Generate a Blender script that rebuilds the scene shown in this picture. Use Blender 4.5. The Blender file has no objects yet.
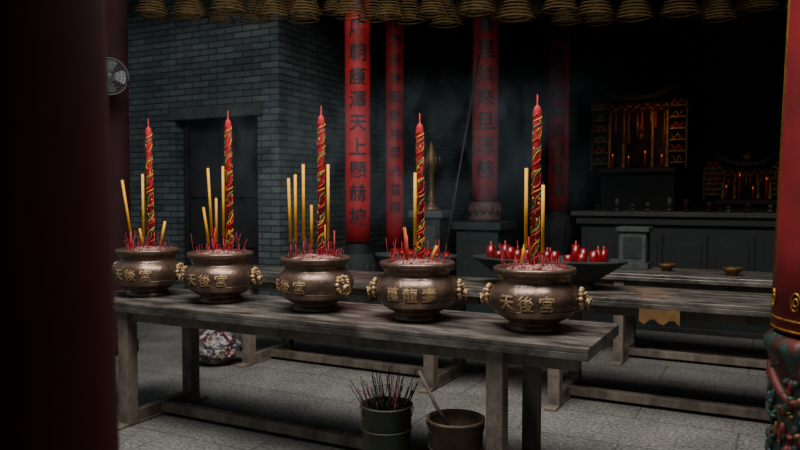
import bpy, bmesh, math, random
from mathutils import Vector, Matrix, noise
random.seed(7)
pi=math.pi; sin=math.sin; cos=math.cos
scn=bpy.context.scene
A=math.atan2(-0.463,0.887)          # temple axis rotation about Z
AX=Vector((cos(A),sin(A),0)); BX=Vector((-sin(A),cos(A),0))

# ---------------------------------------------------------------- materials
def lin(c):
    return tuple(((x/255)/12.92 if x/255<=0.04045 else ((x/255+0.055)/1.055)**2.4) for x in c)+(1.0,)
class NT:
    def __init__(s,name):
        s.m=bpy.data.materials.new(name); s.m.use_nodes=True
        s.t=s.m.node_tree; s.n=s.t.nodes; s.l=s.t.links
        s.b=s.n['Principled BSDF']
    def node(s,t,**k):
        n=s.n.new(t)
        for a,b in k.items():
            if a in n.inputs: n.inputs[a].default_value=b
            else: setattr(n,a,b)
        return n
    def link(s,a,b): s.l.new(a,b)
def ramp(nt,fac,stops,interp='LINEAR'):
    r=nt.n.new('ShaderNodeValToRGB'); r.color_ramp.interpolation=interp
    e=r.color_ramp.elements
    e[0].position=stops[0][0]; e[0].color=stops[0][1]
    e[1].position=stops[1][0]; e[1].color=stops[1][1]
    for p,c in stops[2:]:
        x=e.new(p); x.color=c
    nt.link(fac,r.inputs[0]); return r.outputs[0]
def mat(name,c1,c2=None,scale=6,rough=.6,metal=0,bump=0,bscale=30,emit=None,estr=0,rvar=0,stretch=None,lo=.35,hi=.65,spec=None):
    nt=NT(name); b=nt.b
    b.inputs['Base Color'].default_value=lin(c1)
    if spec is not None: b.inputs['Specular IOR Level'].default_value=spec
    b.inputs['Roughness'].default_value=rough; b.inputs['Metallic'].default_value=metal
    tc=nt.node('ShaderNodeTexCoord'); co=tc.outputs['Object']
    if stretch:
        mp=nt.node('ShaderNodeMapping'); mp.inputs['Scale'].default_value=stretch
        nt.link(co,mp.inputs[0]); co=mp.outputs[0]
    if c2:
        n=nt.node('ShaderNodeTexNoise',Scale=scale,Detail=8.0,Roughness=.62); nt.link(co,n.inputs['Vector'])
        nt.link(ramp(nt,n.outputs['Fac'],[(lo,lin(c1)),(hi,lin(c2))]),b.inputs['Base Color'])
        if rvar:
            r=nt.node('ShaderNodeMapRange'); r.inputs['To Min'].default_value=rough-rvar; r.inputs['To Max'].default_value=rough+rvar
            r.inputs['From Min'].default_value=.3; r.inputs['From Max'].default_value=.7
            nt.link(n.outputs['Fac'],r.inputs['Value']); nt.link(r.outputs[0],b.inputs['Roughness'])
    if bump:
        n=nt.node('ShaderNodeTexNoise',Scale=bscale,Detail=6.0); nt.link(co,n.inputs['Vector'])
        bp=nt.node('ShaderNodeBump',Strength=bump,Distance=.02); nt.link(n.outputs['Fac'],bp.inputs['Height']); nt.link(bp.outputs[0],b.inputs['Normal'])
    if emit:
        b.inputs['Emission Color'].default_value=lin(emit); b.inputs['Emission Strength'].default_value=estr
    return nt.m
def brickmat(name,c1,c2,mortar,bw,rh,ms,rough=.8,floor=False,bump=.5,stain=None):
    nt=NT(name); b=nt.b
    tc=nt.node('ShaderNodeTexCoord')
    if floor: co=tc.outputs['Object']
    else:
        sp=nt.node('ShaderNodeSeparateXYZ'); nt.link(tc.outputs['Object'],sp.inputs[0])
        ad=nt.node('ShaderNodeMath',operation='ADD'); nt.link(sp.outputs[0],ad.inputs[0]); nt.link(sp.outputs[1],ad.inputs[1])
        cb=nt.node('ShaderNodeCombineXYZ'); nt.link(ad.outputs[0],cb.inputs[0]); nt.link(sp.outputs[2],cb.inputs[1]); co=cb.outputs[0]
    br=nt.node('ShaderNodeTexBrick'); br.inputs['Scale'].default_value=1
    br.inputs['Brick Width'].default_value=bw; br.inputs['Row Height'].default_value=rh
    br.inputs['Mortar Size'].default_value=ms; br.inputs['Mortar Smooth'].default_value=.3; br.inputs['Bias'].default_value=0
    br.inputs['Color1'].default_value=lin(c1); br.inputs['Color2'].default_value=lin(c2); br.inputs['Mortar'].default_value=lin(mortar)
    nt.link(co,br.inputs['Vector'])
    n=nt.node('ShaderNodeTexNoise',Scale=2.2 if not floor else 1.6,Detail=9.0,Roughness=.7); nt.link(tc.outputs['Object'],n.inputs['Vector'])
    g=ramp(nt,n.outputs['Fac'],[(.3,(.5,.5,.5,1)),(.7,(1.2,1.2,1.2,1))])
    mx=nt.node('ShaderNodeMix',data_type='RGBA',blend_type='MULTIPLY'); mx.inputs[0].default_value=1
    nt.link(br.outputs['Color'],mx.inputs[6]); nt.link(g,mx.inputs[7])
    n2=nt.node('ShaderNodeTexNoise',Scale=60.0 if not floor else 45.0,Detail=4.0); nt.link(tc.outputs['Object'],n2.inputs['Vector'])
    g2=ramp(nt,n2.outputs['Fac'],[(.36,(.45,.45,.45,1)),(.64,(1.5,1.5,1.5,1))])
    mx2=nt.node('ShaderNodeMix',data_type='RGBA',blend_type='MULTIPLY'); mx2.inputs[0].default_value=.8 if floor else .35
    nt.link(mx.outputs[2],mx2.inputs[6]); nt.link(g2,mx2.inputs[7])
    nt.link(mx2.outputs[2],b.inputs['Base Color'])
    b.inputs['Roughness'].default_value=rough
    sb=nt.node('ShaderNodeMath',operation='MULTIPLY_ADD'); nt.link(n2.outputs['Fac'],sb.inputs[0]); sb.inputs[1].default_value=.5
    iv=nt.node('ShaderNodeMath',operation='SUBTRACT'); iv.inputs[0].default_value=1; nt.link(br.outputs['Fac'],iv.inputs[1]); nt.link(iv.outputs[0],sb.inputs[2])
    bp=nt.node('ShaderNodeBump',Strength=bump,Distance=.012); nt.link(sb.outputs[0],bp.inputs['Height']); nt.link(bp.outputs[0],b.inputs['Normal'])
    return nt.m

M_bronze=mat('bronze',(120,96,82),(76,59,50),scale=9,rough=.30,metal=.5,bump=.12,bscale=40,rvar=.09)
M_brass=mat('rubbed_brass',(208,174,128),(136,106,74),scale=30,rough=.45,metal=.4,bump=.2,bscale=80)
M_ash=mat('ash',(178,146,134),(112,64,60),scale=60,rough=.95,bump=.6,bscale=90)
M_zinc=mat('zinc_top',(72,67,63),(146,137,128),scale=6,rough=.33,metal=.4,bump=.12,bscale=25,rvar=.14,stretch=(.6,2,1),lo=.38,hi=.70)
M_wood=mat('weathered_wood',(72,63,56),(122,108,95),scale=7,rough=.7,bump=.4,bscale=30,stretch=(1,1,.5))
M_woodd=mat('dark_wood',(22,21,22),(34,31,31),scale=7,rough=.6,bump=.3,bscale=30)
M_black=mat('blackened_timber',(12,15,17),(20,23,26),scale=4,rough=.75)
M_red=mat('lacquer_red',(180,20,26),(134,13,19),scale=4,rough=.6,bump=.08)
M_reddim=mat('faded_red_paint',(140,22,26),(98,15,19),scale=3,rough=.7,bump=.1)
M_redcol=mat('deep_red_lacquer',(124,10,18),(96,8,14),scale=4,rough=.6)
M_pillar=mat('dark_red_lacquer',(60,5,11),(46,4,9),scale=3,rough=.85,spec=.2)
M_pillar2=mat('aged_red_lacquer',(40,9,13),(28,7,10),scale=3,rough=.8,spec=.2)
M_ink=mat('ink_black',(12,16,26),rough=.5)
M_gold=mat('gilt',(190,140,60),(130,86,34),scale=30,rough=.38,metal=.7)
M_oldgold=mat('tarnished_gilt',(120,90,44),(70,50,26),scale=20,rough=.5,metal=.5)
M_stone=mat('granite',(70,74,73),(50,54,53),scale=20,rough=.85,bump=.3,bscale=60)
M_stoned=mat('dark_stone',(38,44,44),(26,31,31),scale=12,rough=.8,bump=.3)
M_drum=mat('painted_drum',(80,34,26),(50,48,42),scale=26,rough=.7,bump=.5)
M_teal=mat('green_plinth',(26,44,40),(16,30,28),scale=8,rough=.7)
M_stickred=mat('joss_red',(196,28,38),(146,18,28),scale=50,rough=.7)
M_stickpink=mat('joss_pink',(130,44,54),rough=.8)
M_yel=mat('joss_yellow',(240,176,38),(218,150,28),scale=20,rough=.6)
M_green=mat('joss_green',(66,130,76),rough=.6)
M_char=mat('burnt_tip',(40,34,32),rough=.9)
M_coil=mat('coil_incense',(84,66,34),(58,44,24),scale=14,rough=.9,spec=.2)
M_wire=mat('wire',(60,56,50),rough=.5,metal=.6)
M_grey=mat('fan_grey',(72,76,78),rough=.5,metal=.3)
M_bkt1=mat('green_pail',(48,70,54),(64,52,40),scale=8,rough=.5,metal=.2,bump=.2)
M_bkt2=mat('brown_pail',(92,68,48),(54,42,34),scale=8,rough=.6,metal=.2,bump=.2)
M_glow=mat('lamp_glow',(255,130,60),emit=(255,110,40),estr=.7)
M_cup=mat('red_glass',(136,14,20),(90,8,14),scale=20,rough=.2)
M_wax=mat('wax',(150,50,42),rough=.6)
M_paper=mat('joss_paper',(110,76,30),(80,55,24),scale=10,rough=.8)
M_brick=brickmat('grey_brick',(92,101,102),(66,74,77),(34,40,43),.26,.075,.009)
M_floor=brickmat('granite_paving',(112,109,104),(104,102,98),(84,82,79),1.25,.55,.008,rough=.85,floor=True,bump=.5)
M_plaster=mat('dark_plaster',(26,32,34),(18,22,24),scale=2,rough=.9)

def voromat(name,cols,scale,rough=.5,metal=0,bump=.6):
    nt=NT(name); tc=nt.node('ShaderNodeTexCoord')
    n=nt.node('ShaderNodeTexNoise',Scale=scale*.6,Detail=3.0); nt.link(tc.outputs['Object'],n.inputs['Vector'])
    ad=nt.node('ShaderNodeMix',data_type='RGBA',blend_type='MIX'); ad.inputs[0].default_value=.12
    nt.link(tc.outputs['Object'],ad.inputs[6]); nt.link(n.outputs['Color'],ad.inputs[7])
    v=nt.node('ShaderNodeTexVoronoi',Scale=scale); nt.link(ad.outputs[2],v.inputs['Vector'])
    sp=nt.node('ShaderNodeSeparateColor'); nt.link(v.outputs['Color'],sp.inputs[0])
    k=len(cols); nt.link(ramp(nt,sp.outputs[0],[(i/k,lin(c)) for i,c in enumerate(cols)],'CONSTANT'),nt.b.inputs['Base Color'])
    nt.b.inputs['Roughness'].default_value=rough; nt.b.inputs['Metallic'].default_value=metal
    bp=nt.node('ShaderNodeBump',Strength=bump,Distance=.01,invert=True); nt.link(v.outputs['Distance'],bp.inputs['Height']); nt.link(bp.outputs[0],nt.b.inputs['Normal'])
    return nt.m
M_bag=voromat('printed_wrappers',[(130,128,130),(112,40,44),(66,70,90),(140,128,122),(60,34,46),(120,112,106),(86,76,76)],26,rough=.25)
M_carve=voromat('painted_carving',[(26,48,42),(82,28,20),(80,60,34),(20,32,36),(50,24,20),(36,58,50)],16)

# ---------------------------------------------------------------- mesh builder
class MB:
    def __init__(s): s.v=[];s.f=[];s.mi=[];s.sm=[];s.mats=[]
    def _i(s,m):
        if m not in s.mats: s.mats.append(m)
        return s.mats.index(m)
    def raw(s,vs,fs,m,smooth=False,M=None):
        o=len(s.v); i=s._i(m)
        for p in vs:
            p=Vector(p)
            s.v.append(M@p if M else p)
        for f in fs:
            s.f.append([o+k for k in f]); s.mi.append(i); s.sm.append(smooth)
    def box(s,c,d,m,M=None):
        x,y,z=[k/2 for k in d]; c=Vector(c)
        vs=[c+Vector(p) for p in [(-x,-y,-z),(x,-y,-z),(x,y,-z),(-x,y,-z),(-x,-y,z),(x,-y,z),(x,y,z),(-x,y,z)]]
        s.raw(vs,[(0,3,2,1),(4,5,6,7),(0,1,5,4),(1,2,6,5),(2,3,7,6),(3,0,4,7)],m,M=M)
    def lathe(s,prof,m,n=40,M=None,sx=1,sy=1,smooth=True):
        vs=[];fs=[]
        for r,z in prof:
            for k in range(n):
                a=2*pi*k/n; vs.append((r*cos(a)*sx,r*sin(a)*sy,z))
        for j in range(len(prof)-1):
            for k in range(n):
                k2=(k+1)%n; fs.append((j*n+k,j*n+k2,(j+1)*n+k2,(j+1)*n+k))
        s.raw(vs,fs,m,smooth,M)
    def tube(s,pts,r,m,n=6,M=None,smooth=True,cap=True):
        pts=[Vector(p) for p in pts]; L=len(pts)
        rr=r if isinstance(r,(list,tuple)) else [r]*L
        vs=[];fs=[]; up=Vector((0,0,1))
        for i,p in enumerate(pts):
            d=(pts[min(i+1,L-1)]-pts[max(i-1,0)]).normalized()
            ref=up if abs(d.dot(up))<.95 else Vector((1,0,0))
            x=d.cross(ref).normalized(); y=d.cross(x)
            for k in range(n):
                a=2*pi*k/n; vs.append(p+(x*cos(a)+y*sin(a))*rr[i])
        for j in range(L-1):
            for k in range(n):
                k2=(k+1)%n; fs.append((j*n+k,(j+1)*n+k,(j+1)*n+k2,j*n+k2))
        if cap: fs.append(tuple(range(n))); fs.append(tuple((L-1)*n+k for k in reversed(range(n))))
        s.raw(vs,fs,m,smooth,M)
    def ball(s,c,r,m,M=None,n=12):
        if not isinstance(r,(tuple,list)): r=(r,r,r)
        T=Matrix.Translation(c)@Matrix.Diagonal((*r,1))
        if M: T=M@T
        prof=[(sin(pi*j/8),-cos(pi*j/8)) for j in range(9)]; prof[0]=(.001,-1); prof[-1]=(.001,1)
        s.lathe(prof,m,n=n,M=T)
    def obj(s,name,loc=(0,0,0),rz=0,bevel=0,parent=None):
        me=bpy.data.meshes.new(name); me.from_pydata([tuple(p) for p in s.v],[],s.f)
        for m in s.mats: me.materials.append(m)
        me.polygons.foreach_set('material_index',s.mi); me.polygons.foreach_set('use_smooth',s.sm); me.update()
        bm=bmesh.new(); bm.from_mesh(me); bmesh.ops.recalc_face_normals(bm,faces=bm.faces); bm.to_mesh(me); bm.free()
        o=bpy.data.objects.new(name,me); scn.collection.objects.link(o)
        o.location=loc; o.rotation_euler=(0,0,rz)
        if bevel:
            b=o.modifiers.new('bevel','BEVEL'); b.width=bevel; b.segments=2; b.limit_method='ANGLE'; b.angle_limit=math.radians(50)
        return o

# glyph cache
GL={}
def glyph(ch,ext=.03,cuts=10):
    if ch in GL: return GL[ch]
    cu=bpy.data.curves.new('g','FONT'); cu.body=ch; cu.size=1; cu.extrude=ext; cu.resolution_u=3; cu.offset=.014
    ob=bpy.data.objects.new('g',cu); scn.collection.objects.link(ob)
    dg=bpy.context.evaluated_depsgraph_get(); dg.update()
    me=bpy.data.meshes.new_from_object(ob.evaluated_get(dg))
    bpy.data.objects.remove(ob); bpy.data.curves.remove(cu)
    bm=bmesh.new(); bm.from_mesh(me); bpy.data.meshes.remove(me)
    if bm.verts:
        xs=[v.co.x for v in bm.verts]; ys=[v.co.y for v in bm.verts]
        w=max(max(xs)-min(xs),max(ys)-min(ys)); cx=(max(xs)+min(xs))/2; cy=(max(ys)+min(ys))/2
        for v in bm.verts: v.co=Vector(((v.co.x-cx)/w,(v.co.y-cy)/w,v.co.z/w))
        for i in range(1,cuts):
            bmesh.ops.bisect_plane(bm,geom=bm.verts[:]+bm.edges[:]+bm.faces[:],plane_co=(-.5+i/cuts,0,0),plane_no=(1,0,0))
            bmesh.ops.bisect_plane(bm,geom=bm.verts[:]+bm.edges[:]+bm.faces[:],plane_co=(0,-.5+i/cuts,0),plane_no=(0,1,0))
    bm.verts.index_update()
    r=([v.co.copy() for v in bm.verts],[[v.index for v in f.verts] for f in bm.faces]); bm.free()
    GL[ch]=r; return r

# ---------------------------------------------------------------- ground & shell
f=MB(); f.box((0,0,-.1),(24,26,.2),M_floor); f.obj('floor',loc=(1,5,0),rz=A)
C=Vector((-1.367,8.2,0))
HW=4.3
w=MB()
w.box((-3.3,.15,HW/2),(3.4,.3,HW),M_brick); w.box((-.155,.15,HW/2),(.31,.3,HW),M_brick)
w.box((-.955,.15,(HW+2.42)/2),(1.29,.3,HW-2.42),M_brick)
w.box((-.955,.10,2.47),(1.45,.26,.14),M_stone)
w.obj('wall_left',loc=C,rz=A)
w=MB(); w.box((-.15,2.9,HW/2),(.3,5.2,HW),M_brick); w.box((.02,2.9,.35),(.08,5.2,.7),M_stone)
w.obj('wall_side',loc=C,rz=A)
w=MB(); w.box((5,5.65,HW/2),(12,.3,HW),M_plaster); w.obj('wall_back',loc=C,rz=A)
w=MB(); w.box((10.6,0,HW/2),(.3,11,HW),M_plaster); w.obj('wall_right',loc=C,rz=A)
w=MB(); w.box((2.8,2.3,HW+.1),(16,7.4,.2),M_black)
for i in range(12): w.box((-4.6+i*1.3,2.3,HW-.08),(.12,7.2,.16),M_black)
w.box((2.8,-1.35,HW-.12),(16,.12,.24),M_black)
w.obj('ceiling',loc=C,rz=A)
w=MB(); w.box((0,-.8,3.7),(12,4.8,.15),M_black); w.obj('veranda_light_blocker')  # unseen veranda roof over the camera, added to block light from above
# door
d=MB(); d.box((-.935,.2,1.2),(1.25,.05,2.4),M_black)
for x in (-1.25,-.62):
    for z,h in ((.45,.6),(1.1,.5),(1.85,.8)):
        d.box((x,.165,z),(.5,.03,h),M_woodd)
for x in (-1.53,-.935,-.34): d.box((x,.15,1.2),(.05,.08,2.4),M_woodd)
d.obj('door_1',loc=C,rz=A,bevel=.005)

# ---------------------------------------------------------------- tables
def table(name,corner,L,W=.7,H=.8,inset=.45,top=M_zinc,leg=M_wood):
    m=MB()
    m.box((L/2,W/2,H-.0125),(L,W,.025),top)
    m.box((L/2,.015,H-.0425),(L,.03,.035),top); m.box((L/2,W-.015,H-.0425),(L,.03,.035),top)
    m.box((.015,W/2,H-.0425),(.03,W-.06,.035),top); m.box((L-.015,W/2,H-.0425),(.03,W-.06,.035),top)
    for y in (.09,W-.09): m.box((L/2,y,H-.075),(L-.12,.05,.10),leg)
    for x in (inset,L-inset):
        m.box((x,W/2,H-.085),(.06,W-.2,.08),leg)
        for y in (.07,W-.07): m.box((x,y,(H-.03)/2),(.085,.085,H-.03),leg)
        m.box((x,W/2,.055),(.07,W-.12,.07),leg)
        m.box((x,W/2,.01),(.085,W+.12,.02),leg)
    m.box((L/2,W/2,.055),(L-2*inset,.075,.06),leg)
    for x in (L*.35,L*.65): m.box((x,W/2,H-.05),(.06,W-.2,.05),leg)
    return m.obj(name,loc=corner,rz=A,bevel=.004)
FR=Vector((.834,3.16,0)); L1=3.4
table('altar_table',FR-AX*L1,L1)
FR2=Vector((.60,5.16,0)); L2=2.65
table('altar_table',FR2-AX*L2,L2,leg=M_wood)
table('altar_table',FR2+AX*.06,3.3)
table('altar_table',Vector((1.5,6.45,0)),3.3)

# ---------------------------------------------------------------- incense burners
PROF=[(.001,0),(.135,0),(.142,.010),(.140,.022),(.128,.034),(.124,.044),(.150,.056),(.186,.078),(.193,.081),(.195,.088),(.213,.110),(.226,.140),(.229,.168),(.221,.196),(.203,.220),(.187,.234),(.179,.244),(.178,.256),(.184,.270),(.200,.285),(.208,.296),(.209,.306),(.205,.315),(.196,.319),(.186,.315),(.180,.300),(.178,.270)]
def rad(z):
    for (r0,z0),(r1,z1) in zip(PROF[:22],PROF[1:23]):
        if z0<=z<=z1 and z1>z0: return r0+(r1-r0)*(z-z0)/(z1-z0)
    return .2
def lion(m,M):
    m.ball((0,0,0),(.030,.040,.042),M_bronze,M)
    for k in range(12):
        a=2*pi*k/12; m.ball((.002,.043*cos(a),.045*sin(a)),(.014,.013,.013),M_brass,M,n=8)
    m.ball((.030,0,-.012),(.018,.024,.018),M_brass,M); m.ball((.047,0,-.004),(.008,.011,.008),M_brass,M,n=8)
    m.ball((.024,.018,.014),(.010,.009,.008),M_brass,M,n=8); m.ball((.024,-.018,.014),(.010,.009,.008),M_brass,M,n=8)
    m.ball((.020,.018,.026),(.010,.015,.006),M_brass,M,n=8); m.ball((.020,-.018,.026),(.010,.015,.006),M_brass,M,n=8)
    m.ball((.0,.036,.034),(.010,.010,.016),M_brass,M,n=8); m.ball((.0,-.036,.034),(.010,.010,.016),M_brass,M,n=8)
    ring=[(.038+.004*sin(t),.026*cos(t),-.030+.024*sin(t)) for t in [2*pi*k/20 for k in range(21)]]
    m.tube(ring,.0045,M_brass,n=6,M=M)
def burner(loc,rot,seed,chars):
    m=MB(); m.lathe(PROF,M_bronze,n=56)
    vs=[];fs=[];n=36;rings=8
    for j in range(rings+1):
        r=.180*(1-j/rings)+.001
        for k in range(n):
            a=2*pi*k/n; h=.292+.036*(1-(r/.18)**2)+.010*noise.noise(Vector((r*30*cos(a),r*30*sin(a),seed)))
            vs.append((r*cos(a),r*sin(a),h))
    for j in range(rings):
        for k in range(n): fs.append((j*n+k,j*n+(k+1)%n,(j+1)*n+(k+1)%n,(j+1)*n+k))
    m.raw(vs,fs,M_ash,True)
    for sgn in (0,pi):
        T=Matrix.Rotation(sgn,4,'Z')@Matrix.Translation((.232,0,.168)); lion(m,T)
    s=.078
    for i,ch in enumerate(chars):
        g,fc=glyph(ch); vs=[]
        for p in g:
            x=(i-(len(chars)-1)/2)*.098+p.x*s; z=.158+p.y*s; r=rad(z)+.002+p.z*.05+.002
            a=x/.225; vs.append((r*sin(a),-r*cos(a),z))
        m.raw(vs,fc,M_brass)
    m.tube([(.216*cos(t),.216*sin(t),.112) for t in [2*pi*k/56 for k in range(57)]],.0035,M_bronze,n=6,cap=False)
    return m.obj('incense_burner',loc=loc,rz=rot)
pots=[
 (.355,.12,(0.0,.02,1.19),[(-.045,.0,.815,0),(.03,-.05,.73,0),(.012,.09,.6,0),(-.06,.04,.43,.02)]),
 (1.018,.3,(.022,.02,1.13),[(-.012,-.04,.80,0),(-.05,.06,.5,-.02),(.08,.03,.40,.03)]),
 (1.69,-.25,(.028,.03,1.21),[(-.065,-.02,.86,0),(-.17+.02,.03,.78,-.01),(-.115,.0,.80,0),(.078,.0,.86,0),(.045,.10,.5,0),(-.03,.08,.62,0)]),
 (2.42,.3,(.06,.02,1.22),[(-.05,-.01,.85,-.02),(-.035,.05,.66,0),(.035,-.05,.86,0),(-.09,.06,.6,-.03),(.02,.09,.5,.01)]),
 (3.056,.3,(.02,.02,1.20),[(-.115,-.01,.78,-.05),(-.012,-.05,.82,0),(.075,.04,.5,.03),(-.06,.07,.45,-.02)])]
STR=["天後宮","萬龍壽","天後宮","天後宮","天後宮"]
for idx,(u,rot,dr,ys) in enumerate(pots):
    P=FR-AX*u+BX*.35+Vector((0,0,.8))
    burner(P,A+rot,idx*3.1,STR[idx])
    rnd=random.Random(idx+11)
    # dragon joss stick
    m=MB(); zt=dr[2]-.06; z0=.325; R=.0205
    m.lathe([(.001,z0),(R,z0),(R,zt-.03),(R*.8,zt-.01),(.008,zt),(.004,zt+.005),(.0035,zt+.055),(.001,zt+.057)],M_stickred,n=18)
    T=zt-.04-z0-.03
    for ph,mm,rt,tr in ((0,M_yel,.0026,8),(pi*.7,M_green,.003,6),(pi*1.25,M_stickred,.004,6)):
        pts=[]
        for k in range(161):
            t=k/160; a=ph+t*2*pi*tr+.9*sin(t*40); pts.append(((R+.0008)*cos(a),(R+.0008)*sin(a),z0+.03+t*T))
        m.tube(pts,rt,mm,n=5)
    for k in range(80):
        a=rnd.random()*2*pi; z=z0+.04+rnd.random()*(T-.03)
        m.ball(((R-.001)*cos(a),(R-.001)*sin(a),z),(.0045,.0045,.008),rnd.choice([M_yel,M_green,M_yel,M_ink]),n=6)
    o=m.obj('dragon_joss_stick',loc=P+Vector((dr[0],dr[1],0))); o.rotation_euler=(0,rnd.uniform(-.02,.012),0)
    # smaller sticks
    m=MB()
    for dx,dy,h,le in ys:
        b=Vector((dx-le*.4,dy,.295)); t=Vector((dx+le,dy,h)); q=b.lerp(t,.22)
        m.tube([b,q],.0035,M_stickred,n=6); m.tube([q,t],.0088 if idx!=3 else .0082,M_yel,n=10)
        m.tube([t,t+Vector((0,0,.012))],.003,M_char,n=6)
    for k in range(2):
        a=rnd.random()*6.28; r=rnd.uniform(.05,.12); h=rnd.uniform(.40,.50)
        b=Vector((r*cos(a),r*sin(a),.295)); m.tube([b,b+Vector((rnd.uniform(-.02,.02),0,h-.275))],.005,M_stickred,n=8)
    for k in range(80):
        a=rnd.random()*6.28; r=.165*math.sqrt(rnd.random()); h=rnd.uniform(.01,.06) if k%4 else rnd.uniform(.05,.14)
        b=Vector((r*cos(a),r*sin(a),.29)); l=Vector((rnd.uniform(-.3,.3)+cos(a)*.12,rnd.uniform(-.3,.3),1)).normalized()
        m.tube([b,b+l*(h+.02)],.0014,M_stickpink if k%5 else M_stickred,n=4)
    for k in range(40):
        a=rnd.random()*6.28; r=.13*math.sqrt(rnd.random()); t=rnd.random()*6.28
        b=Vector((r*cos(a),r*sin(a),.325-.7*r*r)); m.tube([b,b+Vector((.035*cos(t),.035*sin(t),.004))],.002,M_stickpink,n=4)
    m.obj('joss_stick_bundle',loc=P)

# ---------------------------------------------------------------- pails beneath the table
m=MB(); m.lathe([(.001,0),(.118,0),(.121,.01),(.132,.37),(.138,.375),(.138,.385),(.130,.386),(.126,.37),(.118,.32),(.001,.32)],M_bkt1,n=36)
for z in (.12,.26): m.tube([( (.123+z*.03)*cos(t),(.123+z*.03)*sin(t),z) for t in [2*pi*k/36 for k in range(37)]],.004,M_bkt1,cap=False)
m.tube([(.14*cos(t),-.10*sin(t),.37-.10*sin(t)) for t in [pi*k/16 for k in range(17)]],.003,M_wire)
m.obj('metal_pail',loc=(-.07,3.74,0))
m=MB(); r_=random.Random(5)
for k in range(90):
    a=r_.random()*6.28; r=.10*math.sqrt(r_.random()); b=Vector((r*cos(a),r*sin(a),.325))
    l=Vector((cos(a)*.55*r/.1+r_.uniform(-.25,.25),sin(a)*.4*r/.1+r_.uniform(-.2,.2),1)).normalized()
    if b.x+l.x*.06/l.z>.125: l.x*=.3
    m.tube([b,b+l*r_.uniform(.08,.24)],.0022,r_.choice([M_stickpink,M_char,M_char,M_char]),n=4)
m.obj('spent_joss_sticks',loc=(-.07,3.74,0))
m=MB(); m.lathe([(.001,0),(.120,0),(.124,.01),(.138,.36),(.146,.365),(.146,.380),(.137,.381),(.132,.36),(.126,.30),(.001,.305)],M_bkt2,n=36)
m.tube([(.142*cos(t),-.11*sin(t),.36-.09*sin(t)) for t in [pi*k/16 for k in range(17)]],.0035,M_wire)
for z in (.10,.24): m.tube([( (.125+z*.035)*cos(t),(.125+z*.035)*sin(t),z) for t in [2*pi*k/36 for k in range(37)]],.004,M_bkt2,cap=False)
m.obj('metal_pail',loc=(.275,3.52,0))
m=MB(); m.tube([(-.02,.02,.31),(-.09,.03,.42),(-.18,.05,.60)],[.011,.010,.008],M_wood,n=8); m.ball((-.015,.02,.318),(.035,.03,.014),M_wood)
m.obj('wooden_ladle',loc=(.275,3.52,0))

# bag of wrappers
m=MB(); vs=[];fs=[];n=64;J=34
for j in range(J+1):
    t=j/J; base=sin(pi*min(1,t*1.05+.02)*.97)**.5 if t<.8 else (sin(pi*(.8*1.05+.02)*.97)**.5)*(1-(t-.8)/.2*.72)
    for k in range(n):
        a=2*pi*k/n; r=.215*base; q=Vector((cos(a)*3,sin(a)*3,t*5))
        r*=1+.16*noise.noise(q)+.14*abs(noise.noise(q*2.5))+.10*abs(noise.noise(q*6))
        vs.append((r*cos(a),r*sin(a)*.8,t*.33))
for j in range(J):
    for k in range(n): fs.append((j*n+k,j*n+(k+1)%n,(j+1)*n+(k+1)%n,(j+1)*n+k))
fs.append(tuple(range(n))); fs.append(tuple(J*n+k for k in range(n)))
m.raw(vs,fs,M_bag,False); m.obj('plastic_bag',loc=(-1.62,6.25,0))

# ---------------------------------------------------------------- foreground pillars
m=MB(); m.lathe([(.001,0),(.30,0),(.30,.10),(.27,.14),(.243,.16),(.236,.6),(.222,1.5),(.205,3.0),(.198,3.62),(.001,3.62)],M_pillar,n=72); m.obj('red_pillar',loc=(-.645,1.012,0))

def arcboard(m,R,h,z0,z1,mt,thick=.018,n=24,face=-pi/2,taper=0):
    vs=[];fs=[]
    zs=[z0+(z1-z0)*i/8 for i in range(9)]
    for z in zs:
        for r in (R,R+thick):
            for k in range(n+1):
                a=face-h+2*h*k/n; rr=r-taper*(z-z0); vs.append((rr*cos(a),rr*sin(a),z))
    W=n+1
    for i in range(8):
        o=i*2*W; p=(i+1)*2*W
        for k in range(n):
            fs.append((o+k,o+k+1,p+k+1,p+k)); fs.append((o+W+k,o+W+k+1,p+W+k+1,p+W+k))
        fs.append((o,o+W,p+W,p)); fs.append((o+n,o+W+n,p+W+n,p+n))
    for o in (0,8*2*W):
        for k in range(n): fs.append((o+k,o+k+1,o+W+k+1,o+W+k))
    m.raw(vs,fs,mt,True)
def couplet(name,loc,R,h,z0,z1,text,size,pitch,mt=M_red,ink=M_ink,face=-pi/2,trim=None,taper=0):
    m=MB(); arcboard(m,R,h,z0,z1,mt,face=face,taper=taper)
    RO=R+.018
    if trim:
        for sg in (-1,1):
            for off,rt in ((.0,.007),(.13,.004)):
                a=face+sg*(h-off); m.tube([((RO-taper*(z-z0))*cos(a),(RO-taper*(z-z0))*sin(a),z) for z in (z0,(z0+z1)/2,z1)],rt,trim,n=6)
        for z in (z0+.01,z0+.05,z1-.01): m.tube([((RO-taper*(z-z0))*cos(a),(RO-taper*(z-z0))*sin(a),z) for a in [face-h+2*h*k/24 for k in range(25)]],.005,trim,n=6)
        for sg in (-1,-.55,.55,1):
            c=face+sg*(h-.25)
            pts=[((RO)*cos(c+.10*(1-t/14)*cos(t)),(RO)*sin(c+.10*(1-t/14)*cos(t)),z0+.12+.028*(1-t/14)*sin(t)*1.6) for t in [k*.4 for k in range(30)]]
            m.tube(pts,.0045,trim,n=5)
    z=z1-pitch*.6
    for ch in text:
        if z-size/2<z0: break
        g,fc=glyph(ch); vs=[]
        for p in g:
            r=RO+.001+(p.z+.03)*.06-taper*(z-z0); a=face+p.x*size/RO; vs.append((r*cos(a),r*sin(a),z+p.y*size))
        m.raw(vs,fc,ink); z-=pitch
    return m.obj(name,loc=loc)
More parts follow.
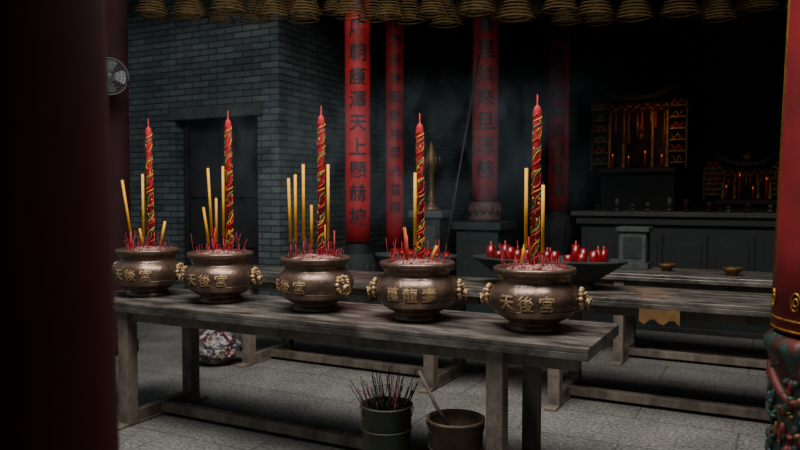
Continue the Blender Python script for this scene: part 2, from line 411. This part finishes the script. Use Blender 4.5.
def column(name,loc,R,mt=M_black,basem=M_stone,bh=.9,H=4.3,taper=0,plinth=0):
    m=MB()
    pr=[(R*1.02,bh),(R,bh+.02),(R-taper*(H-bh),H-.01),(.001,H-.01)]
    m.lathe(pr,mt,n=36)
    B=bh-plinth; P=plinth
    if P:
        T=Matrix.Rotation(A,4,'Z')
        m.box((0,0,P/2-.04),(.50,.50,P-.08),M_teal,T); m.box((0,0,P-.04),(.58,.58,.08),M_teal,T); m.box((0,0,.06),(.60,.60,.12),M_teal,T)
        m.box((0,-.255,P/2),(.34,.02,P*.55),M_stoned,T); m.box((-.255,0,P/2),(.02,.34,P*.55),M_stoned,T)
        pf=[(.001,P),(R*1.15,P),(R*1.25,P+.2*B),(R*1.1,P+.35*B),(R*1.2,P+.6*B),(R*1.22,P+.9*B),(R*1.05,P+B),(.001,P+B)]
        m.lathe(pf,basem,n=36)
        for k in range(14):
            a=2*pi*k/14; m.ball((R*1.18,0,P+.62*B),(R*.12,R*.2,.2*B),basem,Matrix.Rotation(a,4,'Z'),n=8)
    else:
        m.lathe([(.001,0),(R*1.5,0),(R*1.5,.10*B),(R*1.3,.14*B),(R*1.12,.25*B),(R*1.12,.55*B),(R*1.35,.68*B),(R*1.45,.80*B),(R*1.35,.92*B),(R*1.1,B),(.001,B)],basem,n=36)
        for k in range(14):
            a=2*pi*k/14; T=Matrix.Rotation(a,4,'Z'); m.ball((R*1.32,0,.8*B),(R*.2,R*.26,.10*B),basem,T,n=8)
    return m.obj(name,loc=loc)
# right near column
cr=(1.760,2.80,0)
m=MB(); R=.25
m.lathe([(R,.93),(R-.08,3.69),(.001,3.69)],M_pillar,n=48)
m.lathe([(.001,0),(.36,0),(.36,.08),(.33,.12),(.31,.16),(.275,.2),(.265,.5),(.27,.8),(.285,.84),(.30,.87),(.30,.90),(.27,.93),(.001,.93)],M_carve,n=48)
r_=random.Random(3)
cols=[mat('carve_teal',(28,54,48),rough=.6),mat('carve_red',(92,28,20),rough=.6),mat('carve_gold',(104,76,38),rough=.5,metal=.3),mat('carve_green',(40,60,40),rough=.6),M_stoned]
for q in range(7):
    ph=q*.9; z0=.2+.09*q
    m.tube([( .272*cos(ph+t*1.7),.272*sin(ph+t*1.7),z0+.055*sin(t*7+q)) for t in [k/30 for k in range(31)]],[.022*(1-.6*abs(k/15-1)) for k in range(31)],cols[q%3],n=8)
    m.tube([( .272*cos(ph+pi+t*1.7),.272*sin(ph+pi+t*1.7),z0+.055*sin(t*7+q)) for t in [k/30 for k in range(31)]],[.022*(1-.6*abs(k/15-1)) for k in range(31)],cols[(q+1)%3],n=8)
for k in range(650):
    a=r_.random()*6.28; z=r_.uniform(.19,.84); m.ball((.270*cos(a),.270*sin(a),z),(r_.uniform(.008,.022),r_.uniform(.008,.022),r_.uniform(.006,.03)),r_.choice(cols),n=8)
m.obj('carved_column',loc=cr)
couplet('couplet_board',cr,.252,1.55,.945,3.5,"",.2,.3,mt=M_redcol,face=math.radians(238),trim=M_gold,taper=.03)

# ---------------------------------------------------------------- hall columns and couplets
HC=[]
def hallcol(x,y,R,z0,z1,text,size,pitch,mt,face,bh,ink=M_ink,plinth=0,basem=M_stoned):
    HC.append((x,y))
    column('hall_column',(x,y,0),R,bh=bh,plinth=plinth,basem=basem)
    couplet('couplet_board',(x,y,0),R+.002,1.05,z0,z1,text,size,pitch,mt=mt,ink=ink,face=math.radians(face))
hallcol(-.454,7.75,.135,.98,4.1,"福物奉歷朝護澤天上顯赫坡靑",.185,.245,M_red,-86,.85)
hallcol(-.075,8.75,.105,.86,4.1,"海國安瀾懷德配乾坤恩光普照",.14,.22,M_red,-80,.75)
hallcol(.985,8.35,.15,1.42,4.1,"香火萬里炎來旦送慈航",.20,.27,M_reddim,-97,1.40,plinth=1.17,basem=M_drum)
hallcol(2.19,10.0,.14,1.27,3.8,"聖德巍峨昭日月恩波浩蕩",.17,.26,M_reddim,-103,1.2)
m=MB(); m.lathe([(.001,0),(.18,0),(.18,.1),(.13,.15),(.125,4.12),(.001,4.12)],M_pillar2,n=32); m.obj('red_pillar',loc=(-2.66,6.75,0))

# wall fan
m=MB(); T=Matrix.Rotation(pi/2,4,'X')
for r in (.05,.085,.115,.14,.16):
    m.tube([(r*cos(t),-.06*(1-(r/.16)**2),r*sin(t)) for t in [2*pi*k/32 for k in range(33)]],.0022,M_grey,n=5,cap=False)
m.tube([(.16*cos(t),.0,.16*sin(t)) for t in [2*pi*k/32 for k in range(33)]],.006,M_grey,n=6,cap=False)
for k in range(24):
    a=2*pi*k/24; m.tube([(.02*cos(a),-.06,.02*sin(a)),(.1*cos(a),-.045,.1*sin(a)),(.16*cos(a),0,.16*sin(a)),(.10*cos(a),.045,.10*sin(a)),(.03*cos(a),.06,.03*sin(a))],.0015,M_grey,n=4)
for k in range(4):
    a=pi/2*k; vs=[]
    for rr,w in ((.02,.2),(.07,.55),(.13,.5),(.145,.3)):
        vs+= [(rr*cos(a-w),-.015,rr*sin(a-w)),(rr*cos(a+w),.015,rr*sin(a+w))]
    m.raw(vs,[(0,1,3,2),(2,3,5,4),(4,5,7,6)],M_grey,True)
m.lathe([(.001,-.03),(.03,-.03),(.045,.0),(.045,.12),(.02,.14),(.001,.14)],M_grey,n=20,M=Matrix.Rotation(-pi/2,4,'X'))
m.tube([(0,.12,0),(0,.18,-.06),(0,.27,-.06)],.012,M_grey,n=8)
m.obj('wall_fan',loc=(-2.55,6.36,2.52),rz=.5)

# ---------------------------------------------------------------- hanging coil incense (one mass)
m=MB(); r_=random.Random(2)
def coil(x,y,zb,s):
    pts=[];T=9
    for k in range(T*18+1):
        t=k/(T*18); a=t*T*2*pi; r=(.02+.155*t**.75)*s
        pts.append((x+r*cos(a),y+r*sin(a),zb+(.30*(1-t))*s))
    m.tube(pts,.0075*s,M_coil,n=5)
    top=zb+.30*s
    for k in range(3):
        a=2*pi*k/3; m.tube([(x+.15*s*cos(a),y+.15*s*sin(a),zb+.02),(x,y,top+.12)],.0015,M_wire,n=3)
    m.tube([(x,y,top),(x,y,4.04)],.002,M_wire,n=3)
for row,(y,zb) in enumerate(((6.45,3.06),(7.05,3.19),(7.6,3.33))):
    x=-2.95+.2*row
    while x<3.6:
        xx=x+r_.uniform(-.04,.04); yy=y+r_.uniform(-.06,.06)
        if all(math.hypot(xx-a,yy-b)>.45 for a,b in HC+[(-2.66,6.75)]):
            coil(xx,yy,zb+r_.uniform(-.07,.06),r_.uniform(.8,1.0))
        x+=.36
m.obj('incense_coils')

# ---------------------------------------------------------------- troughs with votive cups
def trough(name,c,half,wid,h):
    m=MB()
    pr=[(.001,0),(.62,0),(.64,.02),(.58,.05),(.70,.09),(.86,.15),(.95,h-.03),(1.0,h-.015),(1.0,h),(.95,h),(.92,h-.03),(.001,h-.035)]
    m.lathe(pr,M_stoned,n=48,sx=half,sy=wid)
    return m.obj(name,loc=c,rz=A)
tc=FR2+AX*.36+BX*.36+Vector((0,0,.8))
trough('offering_trough',tc,.58,.27,.215)
m=MB(); r_=random.Random(9)
for i in range(11):
    for j in range(3):
        x=-.47+i*.094+r_.uniform(-.015,.015); y=-.13+j*.13
        if (x/.52)**2+(y/.24)**2>.98 or r_.random()<.22: continue
        h=r_.uniform(.07,.13) ; z=.181
        m.lathe([(.001,z),(.024,z),(.028,z+.01),(.033,z+h),(.030,z+h),(.026,z+h*.7),(.001,z+h*.7)],M_cup,n=14,M=Matrix.Translation((x,y,0)))
        if r_.random()<.25: m.tube([(x,y,z+h*.6),(x+.002,y,z+h+.03)],.006,M_wax,n=6)
m.obj('votive_cups',loc=tc,rz=A)
tc2=FR2-AX*.72+BX*.36+Vector((0,0,.8))
trough('offering_trough',tc2,.36,.22,.20)
m=MB()
for i in range(7):
    for j in range(2):
        if r_.random()<.3: continue
        x=-.24+i*.08; y=-.06+j*.12; z=.166; h=r_.uniform(.05,.09)
        m.lathe([(.001,z),(.022,z),(.028,z+h),(.024,z+h*.7),(.001,z+h*.7)],M_cup,n=12,M=Matrix.Translation((x,y,0)))
m.obj('votive_cups',loc=tc2,rz=A)

# stone planter on rear table + bowls
T4=Vector((1.5,6.45,0))
m=MB(); m.box((0,0,.03),(.28,.28,.06),M_stone); m.box((0,0,.2),(.24,.24,.30),M_stone); m.box((0,0,.365),(.29,.29,.04),M_stone)
for sx in (-1,1):
    m.box((0,sx*.122,.2),(.16,.01,.2),M_stoned); m.box((sx*.122,0,.2),(.01,.16,.2),M_stoned)
m.obj('stone_incense_box',loc=T4+AX*.50+BX*.5+Vector((0,0,.8)),rz=A,bevel=.006)
for (a,b,s) in ((1.34,.25,1),(.80,.38,.95)):
    m=MB(); m.lathe([(.001,0),(.035,0),(.036,.012),(.055,.025),(.078,.05),(.085,.07),(.081,.07),(.07,.045),(.001,.02)],M_oldgold,n=28,M=Matrix.Scale(s,4))
    m.obj('brass_bowl',loc=T4+AX*a+BX*b+Vector((0,0,.8)))
# joss paper hanging off the middle table's rail
m=MB(); vs=[];fs=[]
for i in range(9):
    for j in range(4): vs.append((.25*i/8,-.004-.012*abs(sin(i*.9))-.01*j/3,-.02-.08*j/3*(1+.25*sin(i*1.7))))
for i in range(8):
    for j in range(3): fs.append((i*4+j,(i+1)*4+j,(i+1)*4+j+1,i*4+j+1))
m.raw(vs,fs,M_paper,True); m.obj('joss_paper_bunting',loc=FR2+AX*1.08+Vector((0,0,.765)),rz=A)

# ---------------------------------------------------------------- hall altar, shrines
al=Vector((1.95,8.2,0))
m=MB(); m.box((1.7,.35,1.27),(3.4,.75,.05),M_woodd); m.box((1.7,.35,1.20),(3.3,.66,.09),M_black); m.box((1.7,.35,.60),(3.2,.55,1.12),M_black); m.box((1.7,.35,.03),(3.35,.66,.06),M_woodd)
for i in range(7): m.box((.35+i*.45,.06,.66),(.36,.03,.8),M_black); m.box((.35+i*.45,.04,.66),(.26,.02,.62),M_black)
m.obj('altar_counter',loc=al,rz=A,bevel=.005)
m=MB(); r_=random.Random(21)
for i in range(16):
    x=.2+i*.2; h=r_.uniform(.06,.16); z=1.297
    T=Matrix.Translation((x+r_.uniform(-.05,.05),r_.uniform(.15,.5),z))
    m.lathe([(.001,0),(.035,0),(.04,.015),(.012,.025),(.012,.04),(.03,.05),(.034,h),(.028,h),(.001,h*.8)],r_.choice([M_woodd,M_pillar2,M_woodd]),n=14,M=T)
m.obj('offering_cups',loc=al,rz=A)

def shrine(loc,W,H,zb,lamps=5,seed=1):
    m=MB(); r=random.Random(seed)
    m.box((0,.35,zb/2),(W*1.25,.7,zb),M_black); m.box((0,.3,zb+.03),(W*1.3,.85,.06),M_black)
    z=zb+.06
    m.box((0,.6,z+H/2),(W,.05,H),M_woodd)
    for x in (-W/2,-W/4,W/4,W/2):
        m.lathe([(.001,0),(.05,0),(.035,.04),(.025,.08),(.025,H-.1),(.045,H-.04),(.001,H)],M_oldgold,n=16,M=Matrix.Translation((x,.05,z)))
    for s in (-1,1):
        m.box((s*W/2,.33,z+H/2),(.03,.55,H),M_woodd)
        for q in range(6):
            m.box((s*(W/2+.13),.06,z+.08+q*H/6),(.22,.02,.02),M_oldgold)
            m.tube([(s*(W/2+.05+.16*(k/8)),.05,z+.08+q*H/6+.05+.04*sin(k*1.4+q)) for k in range(9)],.012,M_reddim if q%2 else M_oldgold,n=6)
        m.box((s*(W/2+.25),.06,z+H/2),(.03,.04,H),M_woodd)
    for k in range(17):
        t=k/16*2-1; m.box((t*W*.62,.3,z+H+.05+.14*abs(t)**2.5),(W*.085,.8-.1*abs(t),.05),M_black)
    m.box((0,.02,z+H-.08),(W,.03,.14),M_pillar2)
    for k in range(22): m.ball((-W/2+W*k/21,.0,z+H-.08+.03*sin(k*1.9)),.022,M_oldgold,n=6)
    m.lathe([(.001,0),(.17,0),(.19,.06),(.14,.16),(.13,.26),(.15,.33),(.10,.40),(.04,.43),(.001,.44)],M_pillar2,n=20,M=Matrix.Translation((0,.35,z)))
    m.ball((0,.33,z+.49),(.065,.065,.08),M_oldgold); m.lathe([(.001,0),(.08,0),(.07,.05),(.10,.08),(.03,.14),(.001,.16)],M_oldgold,n=14,M=Matrix.Translation((0,.34,z+.54)))
    for s in (-1,1): m.tube([(s*.13,.33,z+.34),(s*.18,.25,z+.2),(s*.03,.15,z+.2)],[.05,.045,.03],M_pillar2,n=8)
    for k in range(lamps):
        x=-W*.42+W*.84*k/max(1,lamps-1); h=r.uniform(.12,.34)
        m.tube([(x,-.02,z),(x,-.02,z+h)],.012,M_reddim,n=8); m.ball((x,-.02,z+h+.02),(.007,.007,.018),M_glow,n=6)
    for k in range(13):
        x=-W*.46+W*.92*k/12; L=r.uniform(.2,.6)*H
        m.tube([(x,.0+.02*(k%3),z+H-.1),(x,.0+.02*(k%3),z+H-.1-L)],.014,(M_oldgold,M_reddim,M_pillar2)[k%3],n=6)
    return m.obj('gilded_shrine',loc=loc,rz=A)
shrine((3.38,10.3,0),.80,.95,1.80,lamps=4,seed=4)
shrine((4.85,10.1,0),.6,.45,1.35,lamps=4,seed=8)
for p,e in (((3.42,9.8,2.45),5.0),((4.8,9.7,1.7),.6)):
    l=bpy.data.lights.new('shrine_lamp','POINT'); l.energy=e; l.color=(1,.45,.18); l.shadow_soft_size=.05
    o=bpy.data.objects.new('shrine_lamp',l); o.location=p; scn.collection.objects.link(o)

# stone stand with gilt ornament behind the fourth burner, leaning pole
m=MB(); 
m.box((0,0,.30),(.40,.34,.60),M_stoned); m.box((0,0,.64),(.46,.40,.08),M_stone); m.box((0,0,.95),(.34,.28,.54),M_stoned); m.box((0,0,1.26),(.42,.34,.08),M_stone)
m.box((0,-.145,.95),(.24,.02,.36),M_stone)
m.obj('stone_pedestal',loc=(.36,8.3,0),rz=A,bevel=.01)
m=MB(); m.lathe([(.001,0),(.10,0),(.11,.02),(.05,.06),(.03,.1),(.05,.14),(.03,.18),(.03,.42),(.05,.46),(.06,.50),(.07,.60),(.04,.68),(.02,.76),(.001,.80)],M_oldgold,n=24)
for k in range(6):
    a=pi/3*k; m.tube([(.05*cos(a),.05*sin(a),.48),(.10*cos(a),.10*sin(a),.54),(.09*cos(a),.09*sin(a),.62)],.012,M_oldgold,n=6)
m.obj('gilt_candelabrum',loc=(.36,8.3,1.30))
m=MB(); m.tube([(0,0,0),(.52,.1,3.0)],.012,M_woodd,n=8); m.obj('wooden_pole',loc=(.34,7.75,0))

# ---------------------------------------------------------------- incense smoke (real volume above the burners)
nt=NT('incense_smoke'); nt.n.remove(nt.b); out=[n for n in nt.n if n.type=='OUTPUT_MATERIAL'][0]
tcn=nt.node('ShaderNodeTexCoord'); mp=nt.node('ShaderNodeMapping'); mp.inputs['Scale'].default_value=(2.6,2.6,1.1); nt.link(tcn.outputs['Object'],mp.inputs[0])
n=nt.node('ShaderNodeTexNoise',Scale=1.7,Detail=3.0,Distortion=1.6); nt.link(mp.outputs[0],n.inputs['Vector'])
dn=ramp(nt,n.outputs['Fac'],[(.47,(0,0,0,1)),(.74,(1,1,1,1))])
sp=nt.node('ShaderNodeSeparateXYZ'); nt.link(tcn.outputs['Object'],sp.inputs[0])
def fade(sock,c,h):
    a=nt.node('ShaderNodeMath',operation='SUBTRACT'); nt.link(sock,a.inputs[0]); a.inputs[1].default_value=c
    b=nt.node('ShaderNodeMath',operation='ABSOLUTE'); nt.link(a.outputs[0],b.inputs[0])
    r=nt.node('ShaderNodeMapRange',interpolation_type='SMOOTHSTEP'); nt.link(b.outputs[0],r.inputs['Value'])
    r.inputs['From Min'].default_value=h*.35; r.inputs['From Max'].default_value=h; r.inputs['To Min'].default_value=1; r.inputs['To Max'].default_value=0
    return r.outputs[0]
cur=dn
for s_ in (fade(sp.outputs[0],0,1.85),fade(sp.outputs[2],.75,.6)):
    q=nt.node('ShaderNodeMath',operation='MULTIPLY'); nt.link(cur,q.inputs[0]); nt.link(s_,q.inputs[1]); cur=q.outputs[0]
mu=nt.node('ShaderNodeMath',operation='MULTIPLY'); nt.link(cur,mu.inputs[0]); mu.inputs[1].default_value=.24
vs_=nt.node('ShaderNodeVolumeScatter'); vs_.inputs['Color'].default_value=(.65,.85,1,1); nt.link(mu.outputs[0],vs_.inputs['Density']); nt.link(vs_.outputs[0],out.inputs['Volume'])
m=MB(); m.box((0,0,.75),(3.8,.8,1.2),nt.m); m.obj('incense_smoke',loc=FR-AX*1.75+BX*1.2+Vector((0,0,1.0)),rz=A)

# ---------------------------------------------------------------- lights, world, camera
def area(name,loc,rot,sx,sy,e,c):
    l=bpy.data.lights.new(name,'AREA'); l.shape='RECTANGLE'; l.size=sx; l.size_y=sy; l.energy=e; l.color=c
    o=bpy.data.objects.new(name,l); o.location=loc; o.rotation_euler=rot; scn.collection.objects.link(o); return o
area('courtyard_skylight',(-.2,2.8,5.2),(math.radians(15),0,0),4.4,2.2,440,(1,.97,.92))
wd=bpy.data.worlds.new('world'); scn.world=wd; wd.use_nodes=True
wd.node_tree.nodes['Background'].inputs[0].default_value=(.72,.9,1,1); wd.node_tree.nodes['Background'].inputs[1].default_value=.21
cam=bpy.data.cameras.new('camera'); co=bpy.data.objects.new('camera',cam); scn.collection.objects.link(co)
co.location=(0,0,1.48); co.rotation_euler=(math.radians(90-2.39),0,0)
cam.lens=32.4; cam.sensor_width=36; cam.clip_start=.05
cam.dof.use_dof=True; cam.dof.focus_distance=4.0; cam.dof.aperture_fstop=2.8
scn.camera=co
